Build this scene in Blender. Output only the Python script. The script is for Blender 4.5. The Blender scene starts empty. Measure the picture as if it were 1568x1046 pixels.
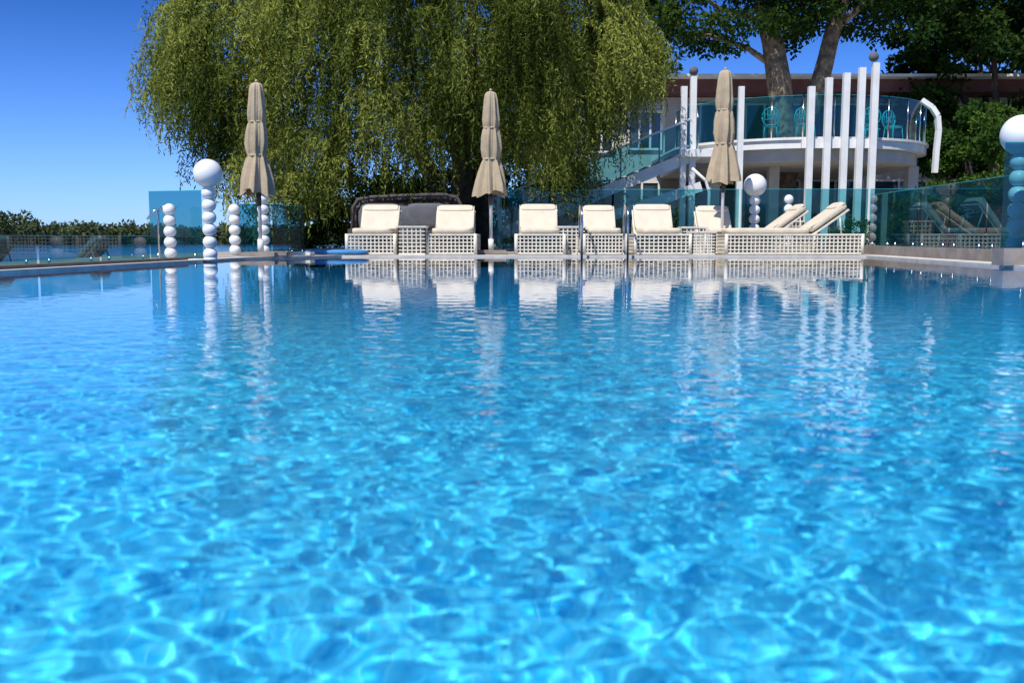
import bpy, math, random
import numpy as np
from mathutils import Vector, Matrix, Euler, noise
random.seed(7); rng=np.random.default_rng(11)
sc=bpy.context.scene
sc.view_settings.view_transform='Standard'; sc.view_settings.look='None'; sc.view_settings.exposure=0

# ---------------------------------------------------------------- materials
def newmat(name):
    m=bpy.data.materials.new(name); m.use_nodes=True
    nt=m.node_tree; nt.nodes.clear()
    out=nt.nodes.new('ShaderNodeOutputMaterial'); return m,nt,out
def pmat(name,col,rough=0.6,var=0.12,scale=6.0,bump=0.0,bscale=40.0,metal=0.0,spec=0.4,dirt=None):
    m,nt,out=newmat(name); N=nt.nodes; L=nt.links
    b=N.new('ShaderNodeBsdfPrincipled'); L.new(b.outputs[0],out.inputs[0])
    b.inputs['Roughness'].default_value=rough; b.inputs['Metallic'].default_value=metal
    b.inputs['Specular IOR Level'].default_value=spec
    tc=N.new('ShaderNodeTexCoord'); n=N.new('ShaderNodeTexNoise'); n.inputs['Scale'].default_value=scale; n.inputs['Detail'].default_value=6
    L.new(tc.outputs['Object'],n.inputs['Vector'])
    r=N.new('ShaderNodeValToRGB'); L.new(n.outputs[0],r.inputs[0])
    d=dirt if dirt else tuple(c*(1-var*2) for c in col)
    r.color_ramp.elements[0].position=0.3; r.color_ramp.elements[1].position=0.65
    r.color_ramp.elements[0].color=(*d,1); r.color_ramp.elements[1].color=(*[min(1,c*(1+var*.4)) for c in col],1)
    L.new(r.outputs[0],b.inputs['Base Color'])
    if bump>0:
        n2=N.new('ShaderNodeTexNoise'); n2.inputs['Scale'].default_value=bscale; n2.inputs['Detail'].default_value=4
        L.new(tc.outputs['Object'],n2.inputs['Vector'])
        bp=N.new('ShaderNodeBump'); bp.inputs['Strength'].default_value=bump; bp.inputs['Distance'].default_value=0.03
        L.new(n2.outputs[0],bp.inputs['Height']); L.new(bp.outputs[0],b.inputs['Normal'])
    return m
def leafmat(name,c0,c1,c2,trans=0.35):
    m,nt,out=newmat(name); N=nt.nodes; L=nt.links
    at=N.new('ShaderNodeAttribute'); at.attribute_name='tone'
    r=N.new('ShaderNodeValToRGB'); L.new(at.outputs['Fac'],r.inputs[0])
    e=r.color_ramp.elements; e[0].color=(*c0,1); e[1].color=(*c2,1); k=e.new(0.5); k.color=(*c1,1)
    d=N.new('ShaderNodeBsdfDiffuse'); t=N.new('ShaderNodeBsdfTranslucent')
    L.new(r.outputs[0],d.inputs[0]); L.new(r.outputs[0],t.inputs[0])
    mx=N.new('ShaderNodeMixShader'); mx.inputs[0].default_value=trans; L.new(d.outputs[0],mx.inputs[1]); L.new(t.outputs[0],mx.inputs[2])
    L.new(mx.outputs[0],out.inputs[0]); return m
def glassmat(name,tint,refl=1.5,rough=0.0,haze=0.0,hcol=(0,0,0)):
    m,nt,out=newmat(name); N=nt.nodes; L=nt.links
    t=N.new('ShaderNodeBsdfTransparent'); t.inputs[0].default_value=(*tint,1)
    g=N.new('ShaderNodeBsdfGlossy'); g.inputs['Roughness'].default_value=rough
    f=N.new('ShaderNodeFresnel'); f.inputs[0].default_value=refl
    mx=N.new('ShaderNodeMixShader'); L.new(f.outputs[0],mx.inputs[0]); L.new(g.outputs[0],mx.inputs[2])
    if haze>0:
        d=N.new('ShaderNodeBsdfDiffuse'); d.inputs[0].default_value=(*hcol,1)
        mh=N.new('ShaderNodeMixShader'); mh.inputs[0].default_value=haze
        L.new(t.outputs[0],mh.inputs[1]); L.new(d.outputs[0],mh.inputs[2]); L.new(mh.outputs[0],mx.inputs[1])
    else: L.new(t.outputs[0],mx.inputs[1])
    L.new(mx.outputs[0],out.inputs[0]); return m

M={}
M['white']=pmat('white_paint',(0.8,0.8,0.78),0.45,0.05,3)
M['ball']=pmat('white_globe',(0.82,0.82,0.81),0.35,0.02,3)
M['rattan']=pmat('white_rattan',(0.76,0.71,0.60),0.6,0.10,20)
M['cushion']=pmat('cream_fabric',(0.70,0.61,0.48),0.9,0.06,5,0.25,25,spec=0.1)
M['parasol']=pmat('parasol_fabric',(0.47,0.38,0.26),0.9,0.10,4,0.25,30,spec=0.1)
M['steel']=pmat('brushed_steel',(0.6,0.6,0.62),0.18,0.05,8,metal=1.0)
M['coping']=pmat('coping_stone',(0.66,0.63,0.58),0.7,0.10,5,0.2,60)
M['edging']=pmat('brown_edging',(0.15,0.12,0.10),0.7,0.15,5,0.2,60)
M['deck']=pmat('deck_stone',(0.42,0.38,0.33),0.8,0.15,3,0.2,60)
M['kerb']=pmat('kerb_concrete',(0.30,0.26,0.23),0.8,0.15,4,0.2,60)
M['brown']=pmat('brown_roof',(0.16,0.06,0.055),0.6,0.15,3)
M['grey']=pmat('grey_render',(0.58,0.56,0.53),0.8,0.08,2,0.1,50)
M['dark']=pmat('dark_wicker',(0.09,0.075,0.07),0.7,0.2,20)
M['greycush']=pmat('grey_fabric',(0.14,0.14,0.15),0.9,0.1,6,0.2,25,spec=0.1)
M['taupe']=pmat('taupe_fabric',(0.25,0.22,0.20),0.9,0.1,6,0.2,25,spec=0.1)
M['bark']=pmat('bark',(0.25,0.18,0.12),0.9,0.35,5,0.9,14,dirt=(0.07,0.055,0.045))
M['darkbark']=pmat('dark_bark',(0.07,0.055,0.04),0.9,0.3,5,0.9,14)
M['turq']=pmat('turquoise_paint',(0.03,0.42,0.5),0.4,0.05,5)
M['window']=pmat('window_glass',(0.03,0.05,0.06),0.06,0.1,1,spec=0.9)
M['grass']=pmat('grass',(0.06,0.10,0.03),0.95,0.3,1.5,0.5,30)
M['tarp']=pmat('blue_tarp',(0.05,0.25,0.55),0.6,0.1,5)
M['board']=pmat('dark_board',(0.12,0.11,0.10),0.8,0.2,2)
M['glass']=glassmat('teal_glass',(0.20,0.56,0.62),1.5,0,0.08,(0.015,0.16,0.22))
M['glassd']=glassmat('deep_teal_glass',(0.13,0.42,0.51),1.5,0,0.13,(0.01,0.12,0.19))
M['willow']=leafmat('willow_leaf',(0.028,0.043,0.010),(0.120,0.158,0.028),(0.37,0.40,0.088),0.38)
M['leaf']=leafmat('broad_leaf',(0.014,0.032,0.010),(0.030,0.065,0.015),(0.08,0.12,0.02),0.3)
M['shrub']=leafmat('shrub_leaf',(0.02,0.05,0.012),(0.05,0.11,0.02),(0.11,0.18,0.03),0.3)
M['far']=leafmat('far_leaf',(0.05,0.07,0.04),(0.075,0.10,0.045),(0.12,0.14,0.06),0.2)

# ---------------------------------------------------------------- mesh builder
class MB:
    def __init__(s): s.v=[];s.f=[];s.m=[];s.sm=[];s.mats=[]
    def mi(s,mat):
        if mat not in s.mats: s.mats.append(mat)
        return s.mats.index(mat)
    def add(s,vs,fs,mat,smooth=False):
        o=len(s.v); s.v+= [tuple(p) for p in vs]; k=s.mi(mat)
        for f in fs: s.f.append(tuple(i+o for i in f)); s.m.append(k); s.sm.append(smooth)
    def box(s,c,d,mat,R=None):
        hx,hy,hz=d[0]/2,d[1]/2,d[2]/2
        vs=[Vector((x,y,z)) for x in(-hx,hx) for y in(-hy,hy) for z in(-hz,hz)]
        if R is not None: vs=[R@p for p in vs]
        vs=[p+Vector(c) for p in vs]
        s.add(vs,[(0,1,3,2),(4,6,7,5),(0,4,5,1),(2,3,7,6),(0,2,6,4),(1,5,7,3)],mat)
    def beam(s,a,b,w,h,mat,up=(0,0,1)):
        a=Vector(a);b=Vector(b);d=b-a;L=d.length
        if L<1e-6:return
        y=d.normalized();x=y.cross(Vector(up))
        if x.length<1e-3: x=Vector((1,0,0))
        x.normalize(); z=x.cross(y)
        R=Matrix((x,y,z)).transposed()
        s.box((a+b)/2,(w,L,h),mat,R)
    def tube(s,pts,rad,mat,n=8,jit=0):
        pts=[Vector(p) for p in pts]; rings=[]
        if not hasattr(rad,'__len__'): rad=[rad]*len(pts)
        prev=None
        for i,p in enumerate(pts):
            t=(pts[min(i+1,len(pts)-1)]-pts[max(i-1,0)]).normalized()
            if prev is None:
                a=Vector((1,0,0)) if abs(t.x)<.8 else Vector((0,1,0))
                x=t.cross(a).normalized()
            else: x=(prev-t*prev.dot(t)).normalized()
            prev=x; y=t.cross(x)
            for k in range(n):
                th=2*math.pi*k/n; r=rad[i]*(1+jit*(noise.noise(p*1.3+Vector((k*.7,0,0)))))
                rings.append(p+x*math.cos(th)*r+y*math.sin(th)*r)
        fs=[]
        for i in range(len(pts)-1):
            for k in range(n):
                a=i*n+k;b=i*n+(k+1)%n; fs.append((a,b,b+n,a+n))
        fs.append(tuple(reversed(range(n)))); fs.append(tuple((len(pts)-1)*n+k for k in range(n)))
        s.add(rings,fs,mat,True)
    def sphere(s,c,r,mat,nu=24,nv=14,e=1.0,size=None,R=None):
        c=Vector(c); sz=size or (r,r,r)
        def pw(a): return math.copysign(abs(a)**e,a)
        vs=[];fs=[]
        for j in range(nv+1):
            ph=-math.pi/2+math.pi*j/nv
            for i in range(nu):
                th=2*math.pi*i/nu+math.pi/nu
                p=Vector((sz[0]*pw(math.cos(ph))*pw(math.cos(th)),sz[1]*pw(math.cos(ph))*pw(math.sin(th)),sz[2]*pw(math.sin(ph))))
                if R is not None:p=R@p
                vs.append(p+c)
        for j in range(nv):
            for i in range(nu):
                a=j*nu+i;b=j*nu+(i+1)%nu; fs.append((a,b,b+nu,a+nu))
        s.add(vs,fs,mat,True)
    def build(s,name,loc=(0,0,0),rz=0,parent=None):
        me=bpy.data.meshes.new(name); me.from_pydata(s.v,[],s.f)
        for m in s.mats: me.materials.append(M[m])
        me.polygons.foreach_set('material_index',s.m); me.polygons.foreach_set('use_smooth',s.sm)
        me.update(); ob=bpy.data.objects.new(name,me); sc.collection.objects.link(ob)
        ob.location=loc; ob.rotation_euler=(0,0,rz)
        if parent: ob.parent=parent
        return ob
def empty(name,loc=(0,0,0)):
    e=bpy.data.objects.new(name,None); e.location=loc; sc.collection.objects.link(e); return e
def npmesh(name,V,F,mat,smooth=False,tone=None,parent=None):
    me=bpy.data.meshes.new(name); nv=len(V); nf=len(F); k=F.shape[1]
    me.vertices.add(nv); me.vertices.foreach_set('co',V.astype(np.float32).ravel())
    me.loops.add(nf*k); me.loops.foreach_set('vertex_index',F.astype(np.int32).ravel())
    me.polygons.add(nf); me.polygons.foreach_set('loop_start',np.arange(0,nf*k,k,dtype=np.int32))
    me.polygons.foreach_set('loop_total',np.full(nf,k,dtype=np.int32))
    me.polygons.foreach_set('use_smooth',np.full(nf,smooth,dtype=bool))
    if tone is not None:
        a=me.attributes.new('tone','FLOAT','POINT'); a.data.foreach_set('value',tone.astype(np.float32))
    me.materials.append(M[mat] if isinstance(mat,str) else mat)
    me.update(calc_edges=True); me.validate()
    ob=bpy.data.objects.new(name,me); sc.collection.objects.link(ob)
    if parent: ob.parent=parent
    return ob
def leaves(name,P,D,Ln,W,tone,mat,parent=None):
    n=len(P); D=D/np.linalg.norm(D,axis=1,keepdims=True)
    S=np.cross(D,rng.normal(size=(n,3))); S/=np.linalg.norm(S,axis=1,keepdims=True)+1e-9
    Ln=np.broadcast_to(Ln,(n,))[:,None]; W=np.broadcast_to(W,(n,))[:,None]
    V=np.stack([P,P+D*Ln*.45+S*W*.5,P+D*Ln,P+D*Ln*.45-S*W*.5],1).reshape(-1,3)
    F=np.arange(4*n).reshape(n,4)
    return npmesh(name,V,F,mat,False,np.repeat(np.clip(tone,0,1),4),parent)
def clumps(C,R,npc,size):
    C=np.array(C);R=np.array(R); n=len(C)
    idx=np.repeat(np.arange(n),npc); m=len(idx)
    d=rng.normal(size=(m,3)); d/=np.linalg.norm(d,axis=1,keepdims=True)
    r=rng.random(m)**0.5
    P=C[idx]+d*(R[idx]*r)[:,None]*np.array([1.15,1.15,.8])
    D=d+rng.normal(size=(m,3))*.8+np.array([0,0,-.3])
    ct=rng.random(n)*.55
    tone=ct[idx]+rng.random(m)*.4+.15*d[:,2]
    return P,D,size*(.7+.6*rng.random(m)),size*.62*(.7+.6*rng.random(m)),tone

# ---------------------------------------------------------------- pool outline
CAM=0.38
def XL(y): return -6.6+(y+.5)*(2.1/17.3)
def XR(y): return 5.2+(y+.5)*(1.35/19.0)
A=(XL(-.5),-.5); B=(XR(-.5),-.5); Cc=(6.6,18.6); Dd=(-3.2,18.75); E=(-4.5,16.8)
outline=[A,B,Cc,Dd,E]

# water surface : real waves
ys=[-.5]
while ys[-1]<18.9:
    y=ys[-1]; ys.append(y+ (0.010 if y<4.5 else min(.055,0.010+(y-4.5)*.006)))
ys=np.array(ys)
def sym(a,b,s): return list(np.arange(a,b,s))
xs_=np.array(sym(-6.8,-3.0,.045)+sym(-3.0,3.0,.010)+sym(3.0,6.8,.045))
YY,XX=np.meshgrid(ys,xs_,indexing='ij')
Z=np.zeros_like(XX)
Nw=90; lam=np.exp(rng.uniform(np.log(.036),np.log(.28),Nw)); th=rng.uniform(0,2*np.pi,Nw)
wt_=(.1/lam)**.15; slope=0.033*math.sqrt(2)/math.sqrt((wt_**2).sum())
for l,t,s_ in zip(lam,th,wt_):
    k=2*np.pi/l; a=slope*s_/k
    fade=.20+.80*np.exp(-(np.clip(YY-1.5,0,99)/3.4)**2)
    if l<.12: fade=np.exp(-(np.clip(YY-1.6,0,99)/3.4)**2)*np.clip((3.3-np.abs(XX))/.3,0,1)
    Z+=a*np.sin(k*(XX*np.cos(t)+YY*np.sin(t))+rng.uniform(0,6.28))*fade
Z*=1+.25*np.sin(XX*.9+YY*.5)*np.sin(YY*.7-XX*.3)
V=np.stack([XX,YY,Z],-1).reshape(-1,3)
nr,nc=XX.shape; ii=np.arange(nr*nc).reshape(nr,nc)
F=np.stack([ii[:-1,:-1],ii[:-1,1:],ii[1:,1:],ii[1:,:-1]],-1).reshape(-1,4)
fx=XX[:-1,:-1].ravel(); fy=YY[:-1,:-1].ravel()
keep=(fx>-6.6+(fy+.5)*(2.1/17.3)-.15)&(fx<5.2+(fy+.5)*(1.35/19.0)+.1)
keep&=~((fx<-3.2)&(fy>16.8+(fx+4.5)*1.5+.2))
F=F[keep]
used,inv=np.unique(F.ravel(),return_inverse=True); V=V[used]; F=inv.reshape(F.shape)
print('water verts',len(V))
wm,nt,out=newmat('pool_water'); g=nt.nodes.new('ShaderNodeBsdfGlass'); g.inputs['IOR'].default_value=1.333; g.inputs['Roughness'].default_value=0.0
g.inputs[0].default_value=(1.0,1.0,1.0,1); nt.links.new(g.outputs[0],out.inputs[0])
water=npmesh('pool_water',V,F,wm,True)
water.cycles.is_caustics_caster=True

# mosaic: far end tinted darker, painting in light absorbed by the deeper water
def tilemat():
    m,nt,out=newmat('pool_mosaic'); N=nt.nodes; L=nt.links
    b=N.new('ShaderNodeBsdfPrincipled'); b.inputs['Roughness'].default_value=.5; L.new(b.outputs[0],out.inputs[0])
    tc=N.new('ShaderNodeTexCoord'); br=N.new('ShaderNodeTexBrick'); br.offset=0; br.inputs['Scale'].default_value=1
    br.inputs['Brick Width'].default_value=.025; br.inputs['Row Height'].default_value=.025; br.inputs['Mortar Size'].default_value=.0012
    br.inputs['Color1'].default_value=(0.015,0.56,0.92,1); br.inputs['Color2'].default_value=(0.09,0.74,0.97,1); br.inputs['Mortar'].default_value=(0.12,0.72,0.95,1)
    L.new(tc.outputs['Object'],br.inputs['Vector'])
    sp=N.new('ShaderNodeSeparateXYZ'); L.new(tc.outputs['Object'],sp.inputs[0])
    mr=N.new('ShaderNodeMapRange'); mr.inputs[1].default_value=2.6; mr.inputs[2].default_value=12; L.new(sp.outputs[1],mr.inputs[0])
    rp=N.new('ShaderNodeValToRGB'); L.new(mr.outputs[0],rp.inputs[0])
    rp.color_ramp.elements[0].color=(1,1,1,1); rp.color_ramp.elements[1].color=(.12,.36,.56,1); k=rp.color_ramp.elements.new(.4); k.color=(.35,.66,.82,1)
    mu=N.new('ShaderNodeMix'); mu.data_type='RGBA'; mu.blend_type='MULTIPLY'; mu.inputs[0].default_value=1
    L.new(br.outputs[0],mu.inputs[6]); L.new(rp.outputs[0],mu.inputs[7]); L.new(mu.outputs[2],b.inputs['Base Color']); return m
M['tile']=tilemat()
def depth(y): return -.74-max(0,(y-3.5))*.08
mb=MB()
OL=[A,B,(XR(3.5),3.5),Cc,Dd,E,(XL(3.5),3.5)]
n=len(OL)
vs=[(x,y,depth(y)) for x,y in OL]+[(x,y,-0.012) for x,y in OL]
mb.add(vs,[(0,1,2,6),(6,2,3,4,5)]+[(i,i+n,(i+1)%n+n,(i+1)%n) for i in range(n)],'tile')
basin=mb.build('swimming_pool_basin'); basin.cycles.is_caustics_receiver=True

def offs(poly,d):
    r=[]; n=len(poly)
    for i in range(n):
        p=Vector(poly[i]);a=(p-Vector(poly[i-1])).normalized();b=(Vector(poly[(i+1)%n])-p).normalized()
        na=Vector((a.y,-a.x));nb=Vector((b.y,-b.x)); m=(na+nb).normalized(); r.append(tuple(p+m*d/max(.3,m.dot(na))))
    return r
def ring(inner,outer,z0,z1,name,mat):
    n=len(inner); vs=[(x,y,z1) for x,y in inner]+[(x,y,z1) for x,y in outer]+[(x,y,z0) for x,y in inner]+[(x,y,z0) for x,y in outer]
    fs=[]
    for i in range(n):
        j=(i+1)%n; fs+=[(i,i+n,j+n,j),(i,j,j+2*n,i+2*n),(i+n,i+3*n,j+3*n,j+n)]
    q=MB(); q.add(vs,fs,mat); return q.build(name)
ring(offs(outline,-.015),offs(outline,.38),-.05,.034,'pool_coping','coping')
q=MB(); q.beam((XL(-.5)-.22,-.5,.055),(XL(15)-.22,15,.055),.16,.035,'edging'); q.build('pool_edging')
o1=offs(outline,.38); big=[(-7.2,-6),(30,-6),(30,48),(-3.4,48),(-7.2,20.0)]
ring(o1,big,-1.2,.03,'stone_deck','deck')

mb=MB(); mb.add([(-3000,-3000,-1.6),(3000,-3000,-1.6),(3000,3000,-1.6),(-3000,3000,-1.6)],[(0,1,2,3)],'grass'); mb.build('ground')
lm,nt,out=newmat('lake_water'); b=nt.nodes.new('ShaderNodeBsdfPrincipled'); b.inputs['Base Color'].default_value=(0.05,0.13,0.2,1); b.inputs['Roughness'].default_value=.12
nz=nt.nodes.new('ShaderNodeTexNoise'); nz.inputs['Scale'].default_value=1.5; bp=nt.nodes.new('ShaderNodeBump'); bp.inputs['Strength'].default_value=.5; bp.inputs['Distance'].default_value=.1
tc=nt.nodes.new('ShaderNodeTexCoord'); nt.links.new(tc.outputs['Object'],nz.inputs['Vector']); nt.links.new(nz.outputs[0],bp.inputs['Height']); nt.links.new(bp.outputs[0],b.inputs['Normal']); nt.links.new(b.outputs[0],out.inputs[0]); M['lake']=lm
mb=MB(); mb.add([(-600,-200,-1.4),(-7.4,-200,-1.4),(-7.4,24,-1.4),(40,60,-1.4),(120,235,-1.4),(-600,235,-1.4)],[(0,1,2,3,4,5)],'lake'); mb.build('lake')
mb=MB(); mb.box((-9.5,18,-1.05),(4.5,16,.9),'kerb'); mb.build('jetty')

# ---------------------------------------------------------------- furniture
def lattice(q,x0,x1,z0,z1,fixed,axis,nx,nz,mat='rattan',t=.022):
    def P(a,z): return (a,fixed,z) if axis=='x' else (fixed,a,z)
    for i in range(nx+1):
        a=x0+(x1-x0)*i/nx; q.beam(P(a,z0),P(a,z1),t,t,mat,up=(0,1,0) if axis=='x' else (1,0,0))
    for j in range(nz+1):
        z=z0+(z1-z0)*j/nz; th=t*(1.7 if j in(0,nz) else 1)
        q.beam(P(x0,z),P(x1,z),t*1.15,th,mat)
def lounger(loc,rz=0,w=.92,l=2.0,ang=50,name='sun_lounger',bl=.66,hinge=1.25,cw=None,cm='cushion',rm='rattan'):
    q=MB(); h=.38; cw=cw or w-.14
    for yy in(0,l): lattice(q,-w/2,w/2,.03,h,yy,'x',12,5,rm)
    for xx in(-w/2,w/2): lattice(q,0,l,.03,h,xx,'y',int(l/.077),5,rm)
    for xx in(-w/2,w/2):
        for yy in(0,l): q.tube([(xx,yy,.0),(xx,yy,h+.02)],.035,rm,8)
    q.box((0,l/2,h+.005),(w+.04,l+.04,.035),rm)
    q.box((0,hinge+.35,h-.12),(w-.1,.9,.03),'board')  # plain dark board inside the base, below the backrest
    q.sphere((0,hinge/2+.02,h+.08),1,cm,32,12,.28,(cw/2,hinge/2,.055))
    a=math.radians(ang+random.uniform(-3,3)); R=Matrix.Rotation(a,3,'X')
    c=Vector((0,hinge,h+.09))+R@Vector((0,bl/2,0))
    q.sphere(c,1,cm,32,12,.24,(cw/2,bl/2,.06),R)
    q.sphere(c+R@Vector((0,bl*.36,.05)),1,cm,32,12,.35,(cw/2-.03,bl*.12,.035),R)
    for sx in(-1,1):
        p0=Vector((0,hinge,h+.09))
        q.tube([p0+R@Vector((sx*cw*.485,bl*.03,.045)),p0+R@Vector((sx*cw*.485,bl*.97,.045))],.008,cm,6)
    c2=Vector((0,hinge,h+.03))+R@Vector((0,bl/2,-.05)); 
    q.box(c2,(cw+.03,bl,.03),rm,R)
    for sx in(-1,1):
        tip=Vector((sx*(cw/2),hinge,h+.04))+R@Vector((0,bl*.75,-.05)); q.tube([tip,(sx*cw/2,min(l,hinge+bl*.7),h)],.014,rm,6)
    return q.build(name,loc,rz)
ZD=.034
def pxX(px,Y): return (px-784)/1524*Y
for px in(569,691.5,827,): lounger((pxX(px,19.15),19.15,ZD))
lounger((pxX(926,19.15),19.15,ZD),w=.80,l=2.0)
lounger((pxX(1014,19.15),19.15,ZD),w=1.05,cw=.78)
lounger((pxX(1112,19.9),19.9,ZD),w=.85)
lounger((pxX(1104,19.05)+.1,19.55,ZD),-math.pi/2,w=.86,l=2.6,ang=38,bl=.85,hinge=1.62)
lounger((pxX(1096,19.05),20.9,ZD),-math.pi/2,w=.86,l=2.3,ang=36,bl=.85,hinge=1.45)
def table(loc,w=.5,h=.52):
    q=MB()
    for yy in(-w/2,w/2): lattice(q,-w/2,w/2,.02,h,yy,'x',6,7)
    for xx in(-w/2,w/2): lattice(q,-w/2,w/2,.02,h,xx,'y',6,7)
    q.box((0,0,h+.015),(w+.05,w+.05,.03),'rattan')
    return q.build('side_table',loc)
table((pxX(633.5,19.3),19.3,ZD)); table((pxX(874,19.6),19.6,ZD)); table((pxX(1062,20.4),20.6,ZD)); table((pxX(1074,19.3),19.35,ZD),.42,.42)
t=table((pxX(1205,21.9),21.9,ZD),.5,.66)
q=MB()
for x in(pxX(889,18.7),pxX(958,18.7)):
    pts=[(x,18.45,-.9),(x,18.45,.55)]
    for k in range(1,12):
        a=math.pi*k/12; pts.append((x,18.45+.33-.33*math.cos(a),.65+.33*math.sin(a)))
    pts+=[(x,19.11,.5),(x,19.11,.04)]
    q.tube(pts,.022,'steel',10); q.tube([(x,19.11,.04),(x,19.11,.065)],.05,'steel',12)
for z in(-.25,-.5,-.75): q.box(((pxX(889,18.7)+pxX(958,18.7))/2,18.45,z),(.82,.09,.03),'steel')
q.build('pool_ladder')
def parasol(loc,H,zb,k_=1,lean=0,name='parasol'):
    q=MB()
    q.tube([(0,0,0),(0,0,H-.05)],.032,'white',12)
    q.box((0,0,.04),(.62,.62,.07),'kerb'); q.tube([(0,0,.07),(0,0,.3)],.055,'white',12)
    prof=[(0,.015),(.012,.075),(.03,.10),(.08,.118),(.18,.135),(.28,.150),(.345,.142),(.362,.128),(.38,.145),(.46,.165),(.56,.172),(.645,.150),(.668,.135),(.69,.155),(.78,.195),(.88,.235),(.96,.262),(1.0,.268)]
    n=112; vs=[];fs=[]
    ph=random.random()*6; s2=random.random()*6
    for j,(t,r) in enumerate(prof):
        z=H-(H-zb)*t; r*=k_
        for k in range(n):
            th=2*math.pi*k/n
            fold=.12+.18*min(1,t*1.2)
            tie=1-.5*math.exp(-((t-.362)/.02)**2)-.4*math.exp(-((t-.668)/.02)**2)
            w_=abs(math.sin(4*th+ph+.5*math.sin(3*t+s2)+.25*math.sin(2*th)))
            rr=r*(1+fold*tie*(1.6*(1-w_)**1.3-.7)+.06*math.sin(3*th+4*t+s2)*tie+.03*math.sin(19*th+6*t))
            zz=z-(.06*(1-w_)+.05*math.sin(2*th+s2) if t>.9 else 0)
            vs.append((rr*math.cos(th)+lean*(t)*.3,rr*math.sin(th),zz))
    for j in range(len(prof)-1):
        for k in range(n): a=j*n+k;b=j*n+(k+1)%n; fs.append((a,a+n,b+n,b))
    q.add(vs,fs,'parasol',True)
    for t,r in((.362,.135),(.668,.145)):
        z=H-(H-zb)*t; q.tube([(lean*t*.3,0,z-.02),(lean*t*.3,0,z+.02)],r*k_,'parasol',20)
    q.sphere((0,0,H+.02),.03,'parasol',10,6)
    q.tube([(0,-.04,zb-.25),(0,-.04,zb-.02)],.045,'dark',8)
    return q.build(name,loc)
parasol((pxX(401,17.6),17.6,ZD),3.0,1.13,1.0,-.1)
parasol((pxX(752,20.2),20.2,ZD),3.22,1.22,1.08,0)
parasol((pxX(1113,20.3),20.9,ZD),3.75,1.5,1.15,0)
def column(loc,nb,rb,R,name='globe_column',mat='ball'):
    q=MB(); z=0
    q.tube([(0,0,0),(0,0,nb*rb*1.75)],.03,'white',8); q.tube([(0,0,0),(0,0,.04)],rb*.95,'white',16)
    for i in range(nb): q.sphere((0,0,rb*.9+i*rb*1.72),rb,mat,20,12,1,(rb,rb,rb*.95))
    q.sphere((0,0,rb*.9+(nb-1)*rb*1.72+rb*.85+R*.93),R,mat,32,20)
    return q.build(name,loc)
column((pxX(326,15.2)-.02,15.2,0.02),6,.107,.215)
column((pxX(402,18.3),18.5,.04),6,.108,.2)
column((pxX(1159,21.9),22.3,.04),6,.12,.25)
column((6.42,12.75,.2),6,.118,.25)
def plaincol(loc,nb,rb):
    q=MB(); q.tube([(0,0,0),(0,0,nb*rb*1.7)],.03,'white',8)
    for i in range(nb): q.sphere((0,0,rb*.9+i*rb*1.72),rb,'ball',18,10)
    q.build('bead_column',loc)
plaincol((pxX(262,16.0),16.05,.03),5,.10); plaincol((pxX(361,18.9),18.95,0.03),5,.11); plaincol((pxX(1203,24),24.0,0.03),6,.13)

# ---------------------------------------------------------------- glass fences
def fence(pts,z0,z1,name='glass_fence',mat='glass',posts=True,panel=1.4,rail=False,kerb=0):
    q=MB()
    for a,b in zip(pts[:-1],pts[1:]):
        a=Vector((*a,0));b=Vector((*b,0));L=(b-a).length;n=max(1,round(L/panel)); d=(b-a)/n; u=d.normalized()
        for i in range(n):
            p=a+d*i+u*.025;r=a+d*(i+1)-u*.025
            q.add([(p.x,p.y,z0),(r.x,r.y,z0),(r.x,r.y,z1),(p.x,p.y,z1)],[(0,1,2,3)],mat)
            q.beam((p.x,p.y,z1+.004),(r.x,r.y,z1+.004),.014,.008,'turq')
            if posts:
                for tt in(.15,.85):
                    m=p+(r-p)*tt; q.tube([(m.x,m.y,z0-.1),(m.x,m.y,z0+.09)],.016,'steel',8)
        if rail: q.beam((a.x,a.y,z1+.02),(b.x,b.y,z1+.02),.05,.04,'white')
        if kerb: q.beam((a.x,a.y,z0-kerb/2),(b.x,b.y,z0-kerb/2),.3,kerb,'kerb')
    return q.build(name)
fence([(-7.3,-.5),(-6.35,9.6),(-5.75,15.9)],.02,.39,mat='glassd',panel=1.6,kerb=.1)
fence([(-6.02,16.6),(-5.0,16.25)],.03,1.12,mat='glassd',panel=.9)
fence([(-5.35,19.2),(-4.6,19.2),(-4.35,21)],.03,1.0,mat='glassd',panel=1)
fence([(-.6,24.3),(13,23.6)],.1,1.5,panel=1.5)
fence([(7.35,20.6),(6.85,13.2)],.2,1.22,panel=1.5,kerb=.17,mat='glassd')
fence([(5.98,12.3),(7.9,12.3)],.24,1.52,mat='glassd',panel=1.9,kerb=.21)

q=MB(); X0=pxX(538,22);X1=pxX(706,22);cx=(X0+X1)/2;w=X1-X0
q.box((cx,22.3,.3),(w,1.3,.5),'dark')
q.sphere((cx,22.0,.75),1,'greycush',32,12,.35,(w/2-.2,.35,.3)) 
q.sphere((cx-.5,21.75,.82),1,'greycush',32,12,.4,(.45,.15,.28)); q.sphere((cx+.5,21.75,.82),1,'greycush',32,12,.4,(.45,.15,.28))
pts=[(X0-.02,22.4,.2),(X0,22.4,1.02),(X0+.12,22.4,1.2),(X0+.4,22.4,1.25),(cx,22.4,1.29),(X1-.4,22.4,1.31),(X1-.1,22.4,1.25),(X1,22.4,1.05),(X1,22.4,.2)]
q.tube(pts,.045,'dark',8); q.box((cx,22.95,.65),(w-.1,.08,1.1),'dark'); q.tube([(p[0],22.9,p[2]-.05) for p in pts],.045,'dark',8)
for i in range(12):
    x=X0+.1+(w-.2)*i/11; q.beam((x,22.4,1.23),(x,22.9,1.18),.05,.02,'dark')
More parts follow.
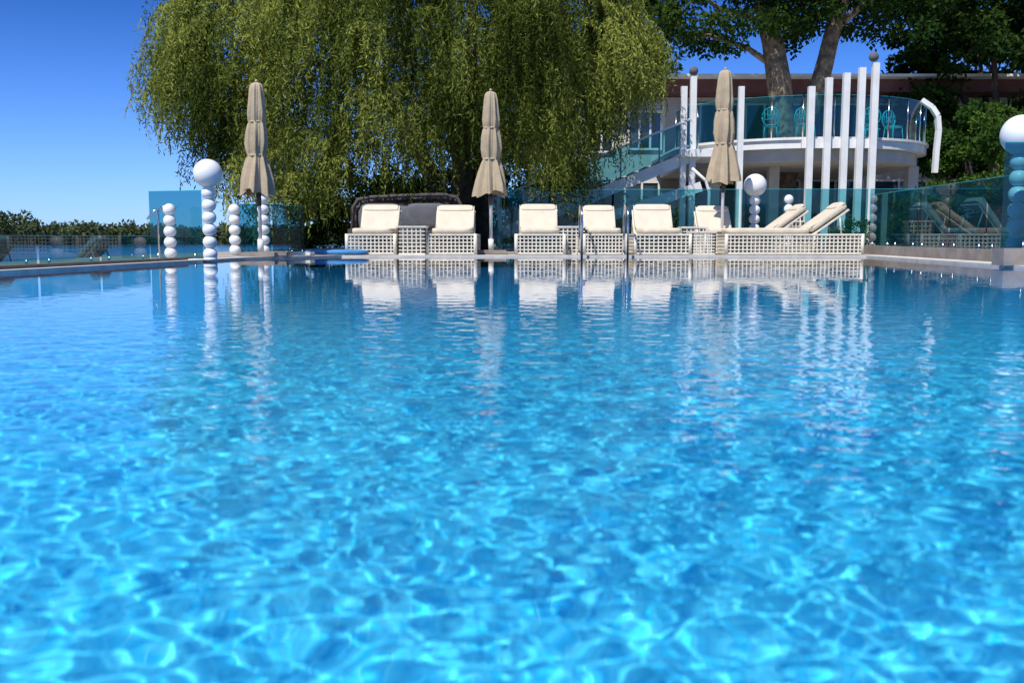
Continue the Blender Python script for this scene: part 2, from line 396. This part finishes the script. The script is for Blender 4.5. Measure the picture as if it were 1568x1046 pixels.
q.build('wicker_daybed')
q=MB(); q.box((-4.2,17.75,.085),(.5,.5,.07),'kerb'); q.box((-3.9,18.4,.075),(.45,.45,.06),'coping'); q.build('paving_slab')
q=MB(); q.sphere((-3.35,19.1,.09),1,'tarp',24,8,.6,(.6,.3,.05)); q.build('pool_cover')
q=MB(); q.tube([(-5.75,16.3,0),(-5.75,16.3,.75),(-5.78,16.3,.82),(-5.9,16.3,.70),(-5.93,16.3,.66)],.018,'steel',8); q.tube([(-5.75,16.3,.8),(-5.6,16.3,.9)],.018,'steel',8); q.build('outdoor_shower')
for x,y in((-9.6,15.5),(-9.3,18.6),(-9.4,12.6)): lounger((x,y,-.6),-math.pi/2,w=.8,cm='taupe',rm='taupe')
for x,y in((9.6,17.6),(9.5,19.6)): lounger((x+.1,y,ZD),math.pi/2,w=.8,cm='taupe',rm='taupe')

# ---------------------------------------------------------------- hotel building and terrace
bld=empty('hotel_building')
q=MB(); 
q.box((10.6,40.5,2.7),(15.2,8,5.3),'grey'); 
q.box((3.9,38.2,2.6),(3.0,5.0,5.1),'grey')
q.build('walls',parent=bld)
q=MB(); q.box((10.3,40.0,5.58),(17.0,9.6,.42),'brown'); q.box((10.3,39.7,5.84),(17.4,10.2,.09),'white'); q.box((12.5,41,6.0),(11,7,.25),'grey'); q.build('roof',parent=bld)
q=MB()
def win(x0,x1,z0,z1,y,nm=1):
    q.box(((x0+x1)/2,y-.02,(z0+z1)/2),(x1-x0,.06,z1-z0),'window')
    for i in range(nm+1): 
        x=x0+(x1-x0)*i/nm; q.box((x,y-.07,(z0+z1)/2),(.07,.06,z1-z0+.07),'white')
    for z in(z0,z1): q.box(((x0+x1)/2,y-.065,z),(x1-x0+.06,.05,.07),'white')
win(2.75,3.55,3.35,4.5,35.7,2); win(4.1,5.25,3.45,4.75,35.7,3); win(2.8,5.2,.3,2.3,35.7,4)
for i in range(5): win(6.1+i*2.3,8.1+i*2.3,3.2,5.1,36.5,3)
for i in range(5): win(6.1+i*2.3,8.1+i*2.3,.3,2.4,36.5,2)
q.build('windows',parent=bld)

ter=empty('round_terrace')
TC=(8.75,31.2); TR=3.75
def arc(r,a0,a1,n): return [(TC[0]+r*math.cos(math.radians(a0+(a1-a0)*i/n)),TC[1]+r*math.sin(math.radians(a0+(a1-a0)*i/n))) for i in range(n+1)]
q=MB(); ar=arc(TR,180,360,40); poly=ar+[(TC[0]+TR,36.4),(TC[0]-TR,36.4)]
def prism(q,poly,z0,z1,mat):
    n=len(poly); q.add([(x,y,z0) for x,y in poly]+[(x,y,z1) for x,y in poly],[tuple(reversed(range(n))),tuple(range(n,2*n))]+[(i,(i+1)%n,(i+1)%n+n,i+n) for i in range(n)],mat)
prism(q,poly,2.78,3.0,'white')
ar2=arc(TR-.25,180,360,40); prism(q,ar2+[(TC[0]+TR-.25,36.3),(TC[0]-TR+.25,36.3)],2.45,2.777,'grey')
ar3=arc(TR+.06,180,360,40); prism(q,ar3+[(TC[0]+TR+.06,36.35),(TC[0]-TR-.06,36.35)],3.003,3.07,'white')
q.build('slab',parent=ter)
f=fence(arc(TR-.05,180,360,14),3.1,4.2,name='terrace_glass',panel=2,posts=False); f.parent=ter
q=MB()
for i in range(0,15): 
    x,y=arc(TR-.05,180,360,14)[i]; q.tube([(x,y,3.07),(x,y,4.15)],.02,'steel',6)
q.build('rail_posts',parent=ter)
q=MB()
def fin(x,y,z1,tx=0,w=.17,d=.16,z0=0,sx=0): q.beam((x-sx,y,z0),(x+tx,y,z1),w,d,'white',up=(0,1,0))
S=27.2/1524
def ZZ(py,Y): return .38+(362-py)/1524*Y*.985
for px,top in((1232,135),(1258,122),(1284,115),(1307,107),(1327,100)):
    Y=27.2; fin((px-784)*S,Y,ZZ(top,Y),tx=.02,z0=.03)
q.beam(((1222-784)*S,27.3,2.88),((1335-784)*S,27.3,2.88),.1,.25,'white')
q.sphere(((1323-784)*S+.03,27.2,ZZ(91,27.2)),.13,'greycush',20,12)
for px,top in((1042,135),(1056,120)): fin((px-784)*S,27.2,ZZ(top,27.2),z0=.03,w=.16)
q.sphere(((1056-784)*S,27.2,ZZ(112,27.2)),.12,'greycush',20,12)
pts=[(12.12,28.9,2.2),(12.14,28.9,2.8),(12.18,28.9,3.4),(12.13,28.9,3.8),(11.98,28.95,4.05),(11.7,29.0,4.25)]
for a,b in zip(pts[:-1],pts[1:]): q.beam(a,b,.13,.16,'white',up=(0,1,0))
q.beam(((1128-784)*26/1524,26,0.03),((1128-784)*26/1524,26,ZZ(135,26)),.14,.14,'white',up=(0,1,0))
q.beam(((765-784)*26/1524,26,0.03),((765-784)*26/1524,26,ZZ(160,26)),.12,.12,'white',up=(0,1,0))
for px in(1090,1180,1390): q.beam(((px-784)*S*1.1,30,0.03),((px-784)*S*1.1,30,2.45),.3,.3,'grey',up=(0,1,0))
q.build('pillars',parent=ter)
q=MB(); a=Vector((-1.2,27.3,.1)); b=Vector((5.0,27.3,2.6))
n=18
for y in(27.2,28.7): q.beam((a.x,y,a.z),(b.x,y,b.z),.1,.3,'white'); 
for i in range(n):
    p=a+(b-a)*((i+.5)/n); q.box((p.x,27.95,p.z+.12),(.4,1.4,.05),'grey')
q.beam((a.x,27.2,a.z+1.0),(b.x,27.2,b.z+1.0),.06,.06,'white'); q.beam((a.x+1.0,26.6,a.z-.1),(b.x,26.6,b.z-.9),.1,.26,'white')
q.add([(a.x,27.16,a.z+.2),(b.x,27.16,b.z+.2),(b.x,27.16,b.z+.97),(a.x,27.16,a.z+.97)],[(0,1,2,3)],'glass')
for i in range(7):
    p=a+(b-a)*(i/6); q.tube([(p.x,27.2,p.z),(p.x,27.2,p.z+1.0)],.022,'steel',6)
q.box((5.1,28.1,2.6),(1.2,2.4,.2),'white')
q.tube([(5.0,25.5,.03),(5.0,25.5,1.5),(4.9,25.5,1.8),(4.55,25.5,2.1)],.04,'white',8)
q.build('staircase')
def bistro(loc,rz):
    q=MB(); q.tube([(.22*math.cos(t),.22*math.sin(t),.45) for t in np.linspace(0,2*math.pi,17)],.02,'turq',6); q.tube([(0,0,.44),(0,0,.46)],.22,'turq',16)
    for sx in(-1,1):
        for sy in(-1,1): q.tube([(sx*.16,sy*.16,.45),(sx*.2,sy*.2,0)],.016,'turq',6)
    q.tube([(.24*math.cos(t),.2,.68+.26*math.sin(t)) for t in np.linspace(0,2*math.pi,21)],.022,'turq',6)
    for k in range(5): 
        x=-.16+.08*k; q.tube([(x,.2,.48),(x*1.1,.2,.88)],.013,'turq',6)
    for k in range(3): q.tube([(.08*math.cos(t)+(-.1+.1*k),.2,.68+.08*math.sin(t)) for t in np.linspace(0,2*math.pi,13)],.012,'turq',6)
    q.build('bistro_chair',loc,rz)
for x,y,r in((7.4,28.9,2.8),(8.3,28.6,.3),(10.2,28.8,2.9),(11.0,29.2,.4),(10.6,29.8,1.2)): bistro((x,y,3.07),r)

# ---------------------------------------------------------------- trees
wt=empty('willow_tree')
cx,cy=-2.75,26.8; rx,ry=6.3,4.3
xs=[-9.4,-8.6,-7.7,-6.8,-6.1,-4.9,-4,-1,.6,1.3,1.8,2.8,3.8]; zb=[4.0,3.2,2.5,1.6,.9,.55,1.1,1.7,1.5,1.4,2.2,3.4,4.9]
P=[];D=[];T=[]
for i in range(1250):
    a=rng.uniform(0,2*math.pi); r=rng.random()**.42
    if math.sin(a)>0.2 and rng.random()<.6: a=-a
    bx=cx+rx*r*math.cos(a); by=cy+ry*r*math.sin(a)
    zt=5.0+5.0*math.sqrt(max(0,1-r*r)); z0=np.interp(bx,xs,zb)+rng.normal()*.38+ (0 if r>.5 else .5)
    top=rng.uniform(min(z0+1.0,zt-.2),zt); ln=min(top-z0,rng.uniform(.9,2.6))
    if ln<.5: continue
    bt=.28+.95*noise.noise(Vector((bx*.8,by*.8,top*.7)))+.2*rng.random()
    dr=rng.uniform(0,6.28); da=Vector((math.cos(a),math.sin(a)))
    for s in range(8):
        ph=rng.uniform(0,6.28); rho=rng.uniform(.05,.55); l=ln*rng.uniform(.55,1.1); m=max(8,int(l/.040))
        t=np.linspace(0,1,m); o=(1-np.exp(-3.2*t))
        px_=bx+(rho*math.cos(ph)+da.x*.45)*o+.04*np.sin(t*6+s); py_=by+(rho*math.sin(ph)+da.y*.45)*o
        pz=top+.3*t*np.exp(-3*t)*3*.6-l*t**1.35
        P.append(np.stack([px_,py_,pz],1)); dd=rng.normal(0,.6,(m,3)); dd[:,2]-=.8; D.append(dd)
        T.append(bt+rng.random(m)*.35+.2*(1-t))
P=np.concatenate(P);D=np.concatenate(D);T=np.concatenate(T)
print('willow leaves',len(P))
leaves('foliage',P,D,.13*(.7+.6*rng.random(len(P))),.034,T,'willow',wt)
q=MB()
for k,(dx,dy,tx,tz) in enumerate(((0,0,-1.2,7.5),(.35,.2,1.4,7.8),(-.4,.1,-3.8,6.6),(.5,-.2,3.4,6.6),(0,.5,.2,8.4),(.1,-.5,-.5,6.5))):
    pts=[(-1.3+dx*.6+ (tx)*t**1.6+.12*math.sin(5*t+k),27+dy+(-1.5 if k==5 else .6)*t,.0+tz*t) for t in np.linspace(0,1,9)]
    q.tube(pts,[.3*(1-t)+.05 for t in np.linspace(0,1,9)],'darkbark',10,.3)
q.build('trunk',parent=wt)

pt=empty('plane_tree')
q=MB()
def bran(pts,r0,r1,mat='bark',n=12):
    q.tube(pts,list(np.linspace(r0,r1,len(pts))),mat,n,.25)
bran([(8.9,33,0),(8.85,33,2),(8.8,33,4),(8.7,33,5.2),(8.4,33,6.6),(8.0,33,8),(7.5,33,9.5),(7.2,33,11.5)],.5,.2)
bran([(8.95,33,2.4),(9.6,33,4.3),(10.0,33,5.4),(10.3,33,6.8),(10.7,33,8.2),(11,33,10),(11.2,33,12)],.38,.14)
bran([(8.35,33,6.8),(7.6,32.8,7.4),(6.6,32.6,7.6),(5.6,32.5,8.2)],.14,.05,n=8)
bran([(8.0,33,8.1),(8.9,32.7,8.6),(9.6,32.5,9.3)],.12,.05,n=8)
bran([(10.35,33,7.0),(11.3,32.8,7.8),(12.6,32.6,8.2),(13.4,32.6,8.1)],.14,.05,n=8)
bran([(8.6,33,5.8),(7.6,33.2,6.5),(6.4,33.3,6.9),(5.4,33.3,6.7)],.12,.04,n=8)
q.build('trunk',parent=pt)
C=[];R=[]
for i in range(290):
    x=rng.uniform(4.0,14.0); y=rng.uniform(30.5,36); z=rng.uniform(6.4,12.5)
    lim=7.2+.5*math.sin(x*1.9)+.35*math.sin(x*4.3+1)
    if x<7.3: lim-=1.0
    if z<lim and rng.random()<.93: continue
    C.append((x,y,z)); R.append(rng.uniform(.35,.65))
leaves('foliage',*clumps(C,R,160,.17),'leaf',pt)

def tree(name,base,h,cw,zc,rz_,nc,npc,size,mat='leaf',tr=.25,seed=0,cy_=None):
    e=empty(name); global q
    q=MB(); bx,by=base
    for k in range(5):
        a=k*1.26+seed; bran([(bx,by,0),(bx+.2*math.cos(a),by+.2*math.sin(a),h*.35),(bx+cw*.35*math.cos(a),by+cw*.35*math.sin(a),h*.6),(bx+cw*.6*math.cos(a),by+cw*.6*math.sin(a),h*.85)],tr,.04,'darkbark',8)
    q.build('trunk',parent=e)
    C=[];R=[]
    while len(C)<nc:
        p=rng.uniform(-1,1,3)
        if np.dot(p,p)>1 or (np.dot(p,p)<.25 and rng.random()<.7): continue
        C.append((bx+p[0]*cw,by+p[1]*cw*.8,zc+p[2]*rz_)); R.append(rng.uniform(.4,.9)*cw*.2)
    leaves('foliage',*clumps(C,R,npc,size),mat,e)
tree('oak_tree',(16.9,35),9,3.8,6.6,4.6,160,220,.2,seed=.3)
tree('oak_tree',(20.5,39),10,4.5,6.5,5.5,130,200,.22,seed=1.3)
tree('oak_tree',(14.4,30.5),4,1.8,2.8,1.6,80,170,.14,seed=2,mat='shrub')
tree('poplar_tree',(2.5,46),8,5.5,6,3.5,110,200,.25,seed=2)
def shrub(name,c,w,d,h,nc,npc,size,mat='shrub'):
    C=[];R=[]
    for i in range(nc):
        C.append((c[0]+rng.uniform(-w,w),c[1]+rng.uniform(-d,d),c[2]+h*rng.random()**.8*(1-.25*rng.random()))); R.append(rng.uniform(.14,.32)*min(1.5,max(.8,h*.7)))
    return leaves(name,*clumps(C,R,npc,size),mat)
shrub('shrub',(11.6,25.6,.0),1.5,.9,1.9,60,200,.10)
shrub('shrub',(9.0,25.2,.0),.9,.4,.75,26,160,.07)
shrub('shrub',(14.5,27,.0),1.6,1.2,2.4,60,200,.12)
shrub('shrub',(9.7,22.4,.0),1.3,.5,1.5,50,190,.08)
shrub('shrub',(11.8,21.2,.0),1.2,.7,1.9,50,190,.09)
shrub('climbing_vine',(10.6,20.5,2.0),1.2,.7,.8,22,120,.13)
shrub('hedge',(-1.9,31.8,.0),5.2,.8,2.6,230,200,.11,'leaf')
shrub('hedge',(4.0,33.5,.0),2.0,.7,1.5,60,200,.10,'leaf')
q=MB()
for k in range(5): bran([(11.6+.3*k-.6,21,0),(11.4+.2*k-.5,20.8,1.4),(10.2+.35*k,20.5,2.5)],.03,.012,'bark',6)
q.build('vine_stems')
C=[];R=[]
for i in range(1500):
    x=rng.uniform(-190,60); y=rng.uniform(238,262); h=3.6+1.6*noise.noise(Vector((x*.035,0,3)))+1.3*noise.noise(Vector((x*.13,5,0)))
    if x<-118: h+=3.6*min(1,(-118-x)/8)
    C.append((x,y,-1+rng.random()*(h))); R.append(rng.uniform(1.0,1.9))
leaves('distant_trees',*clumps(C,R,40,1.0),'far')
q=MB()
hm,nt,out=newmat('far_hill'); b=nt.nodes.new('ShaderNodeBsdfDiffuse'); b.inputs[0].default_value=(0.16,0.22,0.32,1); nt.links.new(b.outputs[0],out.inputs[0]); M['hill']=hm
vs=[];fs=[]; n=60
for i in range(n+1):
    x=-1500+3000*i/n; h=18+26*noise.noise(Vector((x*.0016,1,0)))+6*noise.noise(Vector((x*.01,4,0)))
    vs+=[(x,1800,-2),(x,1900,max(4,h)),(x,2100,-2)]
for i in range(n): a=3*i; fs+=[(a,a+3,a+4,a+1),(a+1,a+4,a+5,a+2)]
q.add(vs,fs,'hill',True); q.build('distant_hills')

# ---------------------------------------------------------------- light
EL=math.radians(55); AZ=math.radians(212)
sv=Vector((math.sin(AZ)*math.cos(EL),math.cos(AZ)*math.cos(EL),math.sin(EL)))
w=bpy.data.worlds.new("World"); sc.world=w; w.use_nodes=True; nt=w.node_tree
bg=nt.nodes['Background']; sk=nt.nodes.new('ShaderNodeTexSky'); sk.sky_type='NISHITA'; sk.sun_disc=False
sk.sun_elevation=EL; sk.sun_rotation=AZ; sk.air_density=1.0; sk.dust_density=.2; sk.ozone_density=3.0
tc=nt.nodes.new('ShaderNodeTexCoord'); sp=nt.nodes.new('ShaderNodeSeparateXYZ'); nt.links.new(tc.outputs['Generated'],sp.inputs[0])
rp=nt.nodes.new('ShaderNodeValToRGB'); nt.links.new(sp.outputs[2],rp.inputs[0])
e=rp.color_ramp.elements; e[0].position=0; e[0].color=(.26,.42,.84,1); e[1].position=.65; e[1].color=(.28,.35,.42,1); k=e.new(.25); k.color=(.042,.15,.38,1)
mu=nt.nodes.new('ShaderNodeMix'); mu.data_type='RGBA'; mu.blend_type='MULTIPLY'; mu.inputs[0].default_value=1
nt.links.new(sk.outputs[0],mu.inputs[6]); nt.links.new(rp.outputs[0],mu.inputs[7])
vm=nt.nodes.new('ShaderNodeVectorMath'); vm.operation='SCALE'; vm.inputs['Scale'].default_value=1.85; nt.links.new(mu.outputs[2],vm.inputs[0])
nt.links.new(vm.outputs[0],bg.inputs[0]); bg.inputs[1].default_value=.14
sl=bpy.data.lights.new('sun','SUN'); sl.energy=5; sl.angle=math.radians(.5); sl.color=(1,.96,.9)
so=bpy.data.objects.new('sun',sl); sc.collection.objects.link(so); so.rotation_euler=sv.to_track_quat('Z','Y').to_euler()
sl.cycles.is_caustics_light=True

cam=bpy.data.cameras.new('camera'); co=bpy.data.objects.new('camera',cam); sc.collection.objects.link(co)
co.location=(0,0,CAM); co.rotation_euler=(math.radians(90-6.0),0,0); cam.lens=35; cam.sensor_width=36; cam.clip_end=6000; cam.clip_start=.02
cam.dof.use_dof=True; cam.dof.focus_distance=19; cam.dof.aperture_fstop=4.5
sc.camera=co
